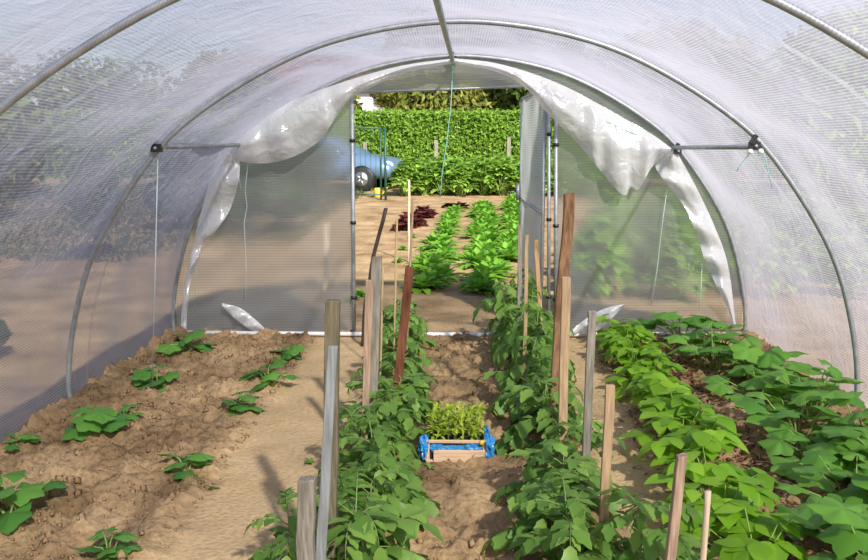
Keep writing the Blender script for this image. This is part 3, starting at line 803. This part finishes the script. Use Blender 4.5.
for j in range(6):
    for i in range(7):
        x = cr.x+(i-3)*.037+U(-.006, .006); y = cr.y+.045+j*.042+U(-.006, .006)
        p = SD[(i*3+j*5) % 4]; lab = f'yellow-green seedling in the blue lined crate, {ORD[i]} from its left in the {RN[j]} rank'
        zz = cz+.05
        if p.name not in used:
            used.add(p.name); p.location = (x, y, zz); p['label'] = lab; p['group'] = 'seedlings in the crate'
        else: copy_thing(p, (x, y, zz), U(0, 6), U(.9, 1.15), lab, 'seedlings in the crate')

# ------------------------------------------------------------------ outside: vegetable plot
def make_lettuce(n, L, W, els=(.35, 1.35)):
    fm = MB()
    for i in range(n):
        a = i*2.4; t = i/(n-1); el = els[0]+(els[1]-els[0])*t+U(-.12, .12)
        d = Vector((math.cos(a)*math.cos(el), math.sin(a)*math.cos(el), math.sin(el)))
        l = L*(1-.35*t)*U(.85, 1.1)
        fm.leaf(Vector((0, 0, .01)), d, (UP-Vector((d.x, d.y, 0))*.3).normalized(), l, W*U(.85, 1.15), 5, U(.2, .7), .35, .1, .6, 1.3)
    sm = MB(); sm.tube([(0, 0, -.03), (0, 0, .04)], [.02, .018], 6)
    return fm, sm
LP, RP = [], []
for i in range(3):
    fm, sm = make_lettuce(36, .31, .085); LP.append(proto_plant('lettuce', 'x', 'lettuce', 'x', [('stem', sm, 'bean_stem'), ('foliage', fm, 'lettuce')]))
for i in range(2):
    fm, sm = make_lettuce(34, .30, .14, (.2, 1.2)); RP.append(proto_plant('red_lettuce', 'x', 'lettuce', 'x', [('stem', sm, 'bean_stem'), ('foliage', fm, 'red_lettuce')]))
def row(p0, p1, step, jit, protos, lab, grp, s=(.85, 1.1)):
    a, b = gnd(*p0), gnd(*p1); L = (b-a).length; n = max(2, int(L/step)+1)
    for i in range(n):
        q = a.lerp(b, i/(n-1)); place(protos[i % len(protos)], q.x+U(-jit, jit), q.y+U(-.05, .05), U(0, 6), U(*s), lab.format(ORD[i]), grp)
row((427, 291), (440, 246), .33, .10, LP, 'green lettuce head, {} from the doorway in the left outdoor row, nearer part', 'lettuces in the left outdoor row')
row((444, 237), (454, 212), .42, .07, LP, 'green lettuce head, {} past the gap in the left outdoor row', 'lettuces in the left outdoor row', (.75, .95))
row((487, 293), (484, 208), .34, .12, LP, 'green lettuce head, {} from the doorway in the middle outdoor row', 'lettuces in the middle outdoor row', (.9, 1.15))
row((512, 262), (514, 200), .38, .10, LP, 'green lettuce head, {} from the doorway in the outdoor row by the open door', 'lettuces in the outdoor row by the door')
row((404, 230), (424, 213), .30, .13, RP, 'dark red lettuce head, {} from the near end of the larger red patch', 'lettuces in the larger red patch', (.8, 1.0))
row((449, 208), (461, 208), .15, .04, RP, 'dark red lettuce head, {} from the left in the small far red patch', 'lettuces in the small red patch', (.75, .9))
for k, (px, py) in enumerate(((403, 250), (398, 262), (412, 238), (352, 300), (360, 296))):
    q = gnd(px, py); 
    place(LP[k % 3], q.x, q.y, U(0, 6), .35, ['small green sprout on bare plot left of the lettuces, middle of three', 'small green sprout on bare plot left of the lettuces, nearest of three',
          'small green sprout on bare plot left of the lettuces, farthest of three', 'low weed sprout right at the left door post outside', 'low weed sprout just right of the left door post outside'][k], 'sprouts on the bare plot')

def make_potato(n, h, R):
    fm, sm = MB(), MB()
    for i in range(n):
        d = rdir(.3, 1.5); b = Vector((d.x*R*.75, d.y*R*.75, d.z*h*U(.6, 1)))
        sm.tube([(0, 0, -.05), tuple(b*.55), tuple(b)], [.007, .005, .003], 4, False)
        for q in range(6):
            dd = (rdir(-.3, .8)+d*.5).normalized(); l = U(.13, .21); fm.leaf(b, dd, UP, l, l*.62, 4, .5, .2, 0, .4)
    return fm, sm
PP = []
for i in range(3):
    fm, sm = make_potato(40, .66, .38); PP.append(proto_plant('potato_plant', 'x', 'potato plant', 'x', [('stem', sm, 'bean_stem'), ('foliage', fm, 'potato')]))
RW_ = ['front', 'second', 'third', 'fourth', 'back']
for j in range(5):
    y = 20.9+j*.85
    x0 = -1.12+j*.16
    for i in range(10):
        x = x0+i*.47
        place(PP[(i+j) % 3], x+U(-.08, .08), y+U(-.12, .12), U(0, 6), U(1.05, 1.3),
              f'bushy potato plant, {ORD[i]} from the car end in the {RW_[j]} row before the hedge', 'potato plants before the hedge')
for j in range(5):
    for i in range(10):
        place(PP[(i+j*2) % 3], 1.42+j*.8+U(-.1, .1)+i*.16, 8.3+i*.8+U(-.15, .15), U(0, 6), U(.8, 1.05),
              f'bushy green plant, {ORD[i]} outward in the {("nearest", "second", "middle", "fourth", "outer")[j]} row outside the right end panel', 'bushy plants outside right end panel')
def lawn():
    mb = MB()
    for i in range(22000):
        y = U(10.5, 24); x = U(-13, -2.0-.02*y) if 12.6 < y < 19 else (U(-13, -4) if y < 13 else U(-12, -2.2))
        z = ground_z(x, y)
        mb.leaf(Vector((x, y, z-.01)), rdir(.5, 1.4), UP, U(.10, .24), U(.02, .04), 2, .5, .2)
    tag(mb.build('grass', M['grass']), 'rough grass coloured dark for shade around the car outside the left end panel', 'grass', kind='stuff')
lawn()
def meadow():
    mb = MB()
    for i in range(15000):
        y = 9.6+15*random.random()**1.4; x = U(.3+.14*y, 5+.42*y)
        mb.leaf(Vector((x, y, ground_z(x, y)-.01)), rdir(.5, 1.4), UP, U(.12, .28), U(.03, .06), 2, .5, .2)
    tag(mb.build('grass', M['weed']), 'tall green grass beyond the right film wall', 'grass', kind='stuff')
meadow()

# ------------------------------------------------------------------ outside: hedge, trees, house, car, fence
def leaf_cloud(P, Nn, size, jit=.6):
    """P points, Nn outward normals -> folded leaf blades, vectorised"""
    n = len(P); s = size*rng.uniform(.7, 1.35, (n, 1))
    nn = Nn+rng.normal(0, jit, (n, 3)); nn /= np.linalg.norm(nn, axis=1, keepdims=True)
    t = np.cross(nn, rng.normal(0, 1, (n, 3))); t /= np.linalg.norm(t, axis=1, keepdims=True); b = np.cross(nn, t)
    v = np.stack([P-t*s, P+b*s*.42+nn*s*.12, P+t*s, P-b*s*.42+nn*s*.12], 1).reshape(-1, 3)
    f = [(4*i, 4*i+1, 4*i+2) for i in range(n)]+[(4*i, 4*i+2, 4*i+3) for i in range(n)]
    mb = MB(); mb.v = [tuple(x) for x in v]; mb.f = f; return mb
HX0, HX1, HY0, HY1, HZ = -24.0, 22.0, 27.2, 28.6, 2.42
r = empty('hedge', (0, HY0+.6, terrain(27.2)), 'long clipped bright green hedge across the far side of the garden', 'hedge')
off = Vector((0, -HY0-.6, -terrain(27.2)))
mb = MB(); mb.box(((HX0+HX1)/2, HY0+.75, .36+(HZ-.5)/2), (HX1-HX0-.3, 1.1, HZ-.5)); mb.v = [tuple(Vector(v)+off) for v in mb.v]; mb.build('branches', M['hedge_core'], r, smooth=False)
n1 = 46000
P = np.stack([rng.uniform(HX0, HX1, n1), HY0+rng.normal(0, .09, n1), rng.uniform(.3, HZ, n1)], 1)
P[:32000, 0] = rng.uniform(-5.5, 5, 32000)
P[:, 1] += np.array([.12*noise.noise(Vector((p[0]*.8, p[2]*.9, 0)))+.08*noise.noise(Vector((p[0]*2.5, p[2]*2.5, 3))) for p in P])
n2 = 7000
Q = np.stack([rng.uniform(HX0, HX1, n2), rng.uniform(HY0, HY1, n2), HZ+rng.normal(0, .05, n2)], 1)
A = np.r_[P, Q]; NN = np.r_[np.tile([0, -1, .45], (n1, 1)), np.tile([0, -.3, 1], (n2, 1))]
mb = leaf_cloud(A+np.array(off), NN.astype(float), .062, .8); mb.build('foliage', M['hedge'], r, smooth=False)

def tree(x, y, h, R, mat, label, grp, n=5000, size=.16, base=.08, zs=1.0):
    z0 = ground_z(x, y)
    r = empty('tree', (x, y, z0), label, 'tree', grp)
    t = MB(); t.tube([(0, 0, -.1), (U(-.1, .1), U(-.1, .1), h*.3), (U(-.15, .15), 0, h*.62)], [R*.075, R*.06, R*.03], 8)
    for k in range(5):
        d = rdir(.4, 1.1); t.tube([(0, 0, h*.3), tuple(Vector((0, 0, h*.4))+d*R*.45), tuple(Vector((0, 0, h*.45))+d*R*.8)], [R*.035, R*.022, R*.01], 5, False)
    t.build('trunk', M['bark'], r)
    k = 16; cs = []
    for i in range(k):
        d = np.array(rdir(-1.3, 1.3)); cs.append((np.array([0, 0, h*(base+1)/2])+d*np.array([R*.6, R*.6, h*(1-base)*.30]), R*U(.38, .6)))
    per = n//k; Ps, Ns = [], []
    for c, rr in cs:
        d = rng.normal(0, 1, (per, 3)); d /= np.linalg.norm(d, axis=1, keepdims=True)
        Ps.append(c+d*rr*rng.uniform(.72, 1.05, (per, 1))); Ns.append(d)
    P = np.concatenate(Ps); Nn = np.concatenate(Ns); P[:, 2] = np.maximum(P[:, 2], h*base*.5)
    leaf_cloud(P, Nn, size).build('crown', M[mat], r, smooth=False)
    return r
tg = 'trees behind the hedge'
tree(-1.1, 33.5, 6.2, 1.9, 'tree_olive', 'olive green tree behind the hedge just right of the white house', tg, 9000)
tree(1.0, 34.0, 6.4, 2.1, 'tree_olive', 'yellowish tree behind the hedge at the middle of the doorway', tg, 9000)
tree(3.2, 33.2, 6.0, 1.9, 'tree_dark', 'dark green tree behind the hedge above the open door leaf', tg, 9000)
tree(-4.75, 36.5, 3.7, 1.0, 'tree_olive', 'low bushy tree in front of the white house', tg, 3000)
tree(6.3, 34, 5.0, 2.6, 'tree_dark', 'broad dark tree behind the hedge seen through the right end film', tg, 5000, .2)
tree(10.5, 33, 4.4, 2.8, 'tree_olive', 'broad olive tree far right behind the hedge seen through film', tg, 5000, .2)
tree(-8.6, 34, 4.0, 2.5, 'tree_dark', 'broad dark tree left of the white house seen through film', tg, 5000, .2)
tree(-13, 32.5, 3.9, 2.8, 'tree_dark', 'large dark tree far left behind the hedge seen through film', tg, 5000, .2)
tree(-11.5, 20, 3.4, 2.3, 'tree_dark', 'dark tree left of the garden seen through the left film wall', 'trees beside the garden', 4500, .2)
tree(-9.5, 14.5, 2.1, 1.7, 'shrub', 'rounded dark tree beyond left film wall, nearest of that side', 'trees beside the garden', 4000, .16)
tree(10.0, 20, 4.8, 2.3, 'tree_olive', 'green tree right of the garden seen through the right film wall', 'trees beside the garden', 4500, .2)
tree(7.4, 16.5, 3.6, 1.7, 'hedge', 'low bright green tree outside the right film wall, nearest of that side', 'trees beside the garden', 4000, .14)
tree(5.6, 22, 4.2, 1.8, 'tree_dark', 'dark green tree behind the brighter one outside the right film wall', 'trees beside the garden', 4000, .16)
def bush(x, y, h, R, label, mat='shrub', n=900, sz=.07):
    z0 = ground_z(x, y); r = empty('shrub', (x, y, z0), label, 'shrub', 'shrubs outside the left film wall')
    t = MB(); t.tube([(0, 0, -.05), (0, 0, h*.6)], [.03, .015], 6); t.build('trunk', M['bark'], r)
    d = rng.normal(0, 1, (n, 3)); d /= np.linalg.norm(d, axis=1, keepdims=True)
    P = d*np.array([R, R, h*.36])*rng.uniform(.5, 1.1, (n, 1))+np.array([0, 0, h*.64]); leaf_cloud(P, d, sz).build('foliage', M[mat], r, smooth=False)
p = at(92, 185, 10.5); bush(p.x, p.y, 1.35, .34, 'round shrub seen as a dark blot through the left film wall')
p = at(45, 330, 5.6); bush(p.x-.5, p.y, .3, .2, 'low dark shrub just outside the left film wall', n=300)
for k, (x, y, hh, R) in enumerate(((-3.0, 17.4, 1.5, .62), (-4.1, 17.2, 1.6, .65), (-5.3, 17.5, 1.5, .7), (-2.65, 13.9, .85, .45), (-3.5, 14.1, .8, .5), (-4.5, 13.9, .9, .5))):
    bush(x, y, hh, R, ('tall' if k < 3 else 'low')+' dark shrub behind the left end panel, '+ORD[k % 3]+' from the door post', n=1500, sz=.09)

# white house
hx, hy = -8.4, 46.0; hz = terrain(46)
r = empty('house', (hx, hy, hz), 'white rendered house beyond the hedge at the upper left of the doorway', 'house')
mb = MB(); mb.box((0, 0, 1.85), (9.0, 7, 3.7)); mb.build('house_walls', M['house_wall'], r, smooth=False)
mb = MB(); mb.add([(-4.9, -3.9, 3.6), (4.9, -3.9, 3.6), (4.9, 3.9, 3.6), (-4.9, 3.9, 3.6), (-4.9, 0, 5.6), (4.9, 0, 5.6)], [(0, 1, 5, 4), (2, 3, 4, 5), (0, 4, 3), (1, 2, 5), (3, 2, 1, 0)]); mb.build('house_roof', M['roof_tile'], r, smooth=False)
for wx in (-3, -.5, 2.4):
    mb = MB(); mb.box((wx, -3.52, 2.6), (1.0, .08, 1.2)); w = mb.build('house_window', M['house_wall'], r, smooth=False)
    mb = MB(); mb.box((wx, -3.57, 2.6), (.84, .04, 1.04)); mb.build('window_pane', M['pane'], w, smooth=False)

# car
def make_car():
    q = at(366, 186, 22.3); yaw = math.radians(-16); r = empty('car', (0, 0, 0), 'blue silver car parked by the hedge left of the potato bed', 'car')
    st = [(-2.0, .55, .80, .62), (-1.9, .36, .95, .74), (-1.2, .26, 1.00, .82), (-.3, .25, .98, .84), (.5, .25, .99, .84), (.95, .26, .97, .83), (1.35, .28, .91, .82), (1.7, .30, .86, .80), (1.93, .30, .76, .76), (2.0, .36, .66, .68)]
    m1 = MB(); k = 14
    for x, z0, z1, hw in st:
        for j in range(k):
            a = 2*PI*j/k; c, s_ = math.cos(a), math.sin(a); e = .5
            yy = hw*math.copysign(abs(c)**e, c); zz = (z0+z1)/2+(z1-z0)/2*math.copysign(abs(s_)**e, s_); m1.v.append((x, yy*(1-.06*max(0, s_)), zz))
    for i in range(len(st)-1):
        for j in range(k): a, b = i*k+j, i*k+(j+1) % k; m1.f.append((a, a+k, b+k, b))
    m1.f.append(tuple(range(k))); m1.f.append(tuple((len(st)-1)*k+j for j in range(k))[::-1])
    m1.build('car_body', M['car_paint'], r)
    m2 = MB(); cab = [(-1.9, .94, .66), (-1.45, 1.38, .56), (-.4, 1.46, .56), (.15, 1.40, .55), (.95, .96, .68)]
    for x, z, hw in cab:
        for yy, zz in ((-hw-.05, .92), (-hw, z-.04), (-hw+.1, z), (hw-.1, z), (hw, z-.04), (hw+.05, .92)): m2.v.append((x, yy, max(zz, .9)))
    for i in range(4):
        for j in range(5): a = i*6+j; m2.f.append((a, a+1, a+7, a+6))
    m2.build('cabin', M['car_paint'], r)
    for sg in (-1, 1):
        m3 = MB(); y_ = .60*sg
        m3.add([(-1.35, sg*.665, .97), (.72, sg*.685, .97), (.10, sg*.615, 1.33), (-.4, sg*.61, 1.37), (-1.2, sg*.62, 1.30)], [(0, 1, 2, 3, 4)] if sg < 0 else [(4, 3, 2, 1, 0)]); m3.build('side_window', M['car_glass'], r, smooth=False)
        m4 = MB(); m4.box((.55, sg*.80, 1.0), (.1, .16, .12)); m4.build('wing_mirror', M['car_paint'], r)
        m5 = MB(); m5.tube([(1.72, sg*.55, .66), (1.90, sg*.56, .665), (1.98, sg*.52, .66)], [.14, .11, .05], 10); m5.build('headlight', M['lamp_lens'], r)
        for wx in (1.22, -1.25):
            m6 = MB(); m6.tube([(wx, sg*.86, .31), (wx, sg*.66, .31)], .35, 24); m6.build('wheel_arch', M['black'], r)
            m7 = MB(); m7.tube([(wx, sg*.66, .31), (wx, sg*.70, .31), (wx, sg*.85, .31), (wx, sg*.885, .31)], [.28, .31, .31, .28], 24); w = m7.build('wheel', M['rubber'], r)
            m8 = MB(); m8.tube([(wx, sg*.85, .31), (wx, sg*.892, .31)], .19, 20)
            for s5 in range(5):
                a = 2*PI*s5/5; m8.box((wx+.1*math.cos(a), sg*.893, .31+.1*math.sin(a)), (.05, .012, .16), Matrix.Rotation(PI/2-a, 3, 'Y'))
            m8.build('hubcap', M['alloy'], w)
    m9 = MB(); m9.box((1.97, 0, .42), (.10, 1.2, .14)); m9.build('bumper', M['black'], r)
    m10 = MB(); m10.box((1.985, 0, .62), (.05, .6, .10)); m10.build('grille', M['black'], r)
    R = Matrix.Rotation(yaw, 3, 'Z'); wh = R @ Vector((1.22, -.86, 0))
    r.location = (q.x-wh.x-.12, q.y-wh.y, terrain(q.y)); r.rotation_euler = (0, 0, yaw)
make_car()

# green metal fence by the car
fy = 19.6; A_ = at(385, 127, fy); B_ = at(300, 122, fy+1.0); gzf = terrain(fy)
r = empty('metal_gate', (A_.x, fy, gzf), 'dark green tube gate in front of the car', 'gate')
v = B_-Vector((A_.x, fy, gzf)); top = A_.z-gzf
mb = MB(); mb.tube([(0, 0, -.1), (0, 0, top)], .028, 8); mb.build('gate_post', M['fence_green'], r)
mb = MB(); mb.tube([(-.11, .05, -.1), (-.11, .05, top-.02)], .022, 8); mb.build('frame_upright', M['fence_green'], r)
mb = MB(); mb.tube([(-.1, .05, top-.03), (v.x, v.y, top+.05)], .02, 8); mb.build('top_bar', M['fence_green'], r)
mb = MB(); mb.tube([(-.1, .05, .12), (v.x, v.y, .15)], .018, 8); mb.build('bottom_bar', M['fence_green'], r)
mb = MB()
for i in range(1, 16):
    t = i/16; mb.tube([(-.1+(v.x+.1)*t, .05+(v.y-.05)*t, .12), (-.1+(v.x+.1)*t, .05+(v.y-.05)*t, top)], .004, 4, False)
mb.build('wire_mesh', M['fence_green'], r)
# wooden fence posts before the hedge
for px, yt, yb, lab in ((436, 140, 172, 'grey wooden fence post before the hedge, nearest the hanging string'), (509, 137, 172, 'grey wooden fence post before the hedge near the open door'),
                        (365, 142, 172, 'grey wooden fence post behind the car bonnet')):
    t = at(px, yt, 26.4); b = Vector((t.x, 26.4, terrain(26.4)-.1)); stake(lab, b, t, .11, 'wood_grey', d=.1, name='fence_post', cat='post', group='fence posts before the hedge', rough=.1)
# dark green wire netting between those posts
a, b = at(415, 158, 26.55), at(470, 158, 26.55)
mb = MB(); zt, zb = a.z, terrain(26.5)
for i in range(24): x = a.x+(b.x-a.x)*i/23; mb.tube([(x, 26.55, zb), (x, 26.55, zt)], .006, 4, False)
for k in range(7): z = zb+(zt-zb)*k/6; mb.tube([(a.x, 26.55, z), (b.x, 26.55, z)], .006, 4, False)
tag(mb.build('wire_netting', M['fence_green']), 'dark green wire netting before the hedge beside the post near the string', 'netting')
# yellow can
q = gnd(378, 197); r = empty('watering_can', (q.x, q.y, terrain(q.y)), 'small yellow can standing at the left corner of the potato bed', 'can')
mb = MB(); mb.tube([(0, 0, 0), (0, 0, .02), (0, 0, .2), (0, 0, .22)], [.09, .10, .10, .07], 14); mb.build('can_body', M['yellow'], r)
mb = MB(); mb.tube([(.09, 0, .06), (.17, 0, .14), (.22, 0, .24)], [.018, .014, .02], 8); mb.build('spout', M['yellow'], r)
mb = MB(); mb.tube([(-.09, 0, .18), (-.15, 0, .2), (-.15, 0, .1), (-.1, 0, .05)], .009, 6); mb.build('handle', M['yellow'], r)

# ------------------------------------------------------------------ light
SUN_EL, SUN_AZ = math.radians(37), math.radians(24)       # azimuth: behind the viewer, towards the right
sd = Vector((math.sin(SUN_AZ)*math.cos(SUN_EL), -math.cos(SUN_AZ)*math.cos(SUN_EL), math.sin(SUN_EL)))
L = bpy.data.lights.new('sun', 'SUN'); L.energy = 6.0; L.angle = math.radians(1.8); L.color = (1, .95, .86)
so = bpy.data.objects.new('sun', L); COL.objects.link(so); so.rotation_euler = (-sd).to_track_quat('-Z', 'Y').to_euler(); so.location = sd*40
W = bpy.data.worlds.new('sky'); S.world = W; W.use_nodes = True
nt = W.node_tree; nt.nodes.clear()
sk = nt.nodes.new('ShaderNodeTexSky'); sk.sky_type = 'NISHITA'; sk.sun_disc = False; sk.sun_elevation = SUN_EL; sk.sun_rotation = PI-SUN_AZ
sk.air_density = 1.0; sk.dust_density = 1.6; sk.ozone_density = 1.0
bg = nt.nodes.new('ShaderNodeBackground'); bg.inputs[1].default_value = .12
wo = nt.nodes.new('ShaderNodeOutputWorld'); nt.links.new(sk.outputs[0], bg.inputs[0]); nt.links.new(bg.outputs[0], wo.inputs[0])

vs = S.view_settings; vs.view_transform = 'Standard'; vs.look = 'None'; vs.gamma = 1; vs.exposure = 0.48; vs.use_curve_mapping = False
S.cycles.max_bounces = 10; S.cycles.diffuse_bounces = 4; S.cycles.transparent_max_bounces = 24; S.cycles.transmission_bounces = 6
S.cycles.use_denoising = True; S.cycles.sample_clamp_indirect = 6
S.cycles.caustics_reflective = False; S.cycles.caustics_refractive = False
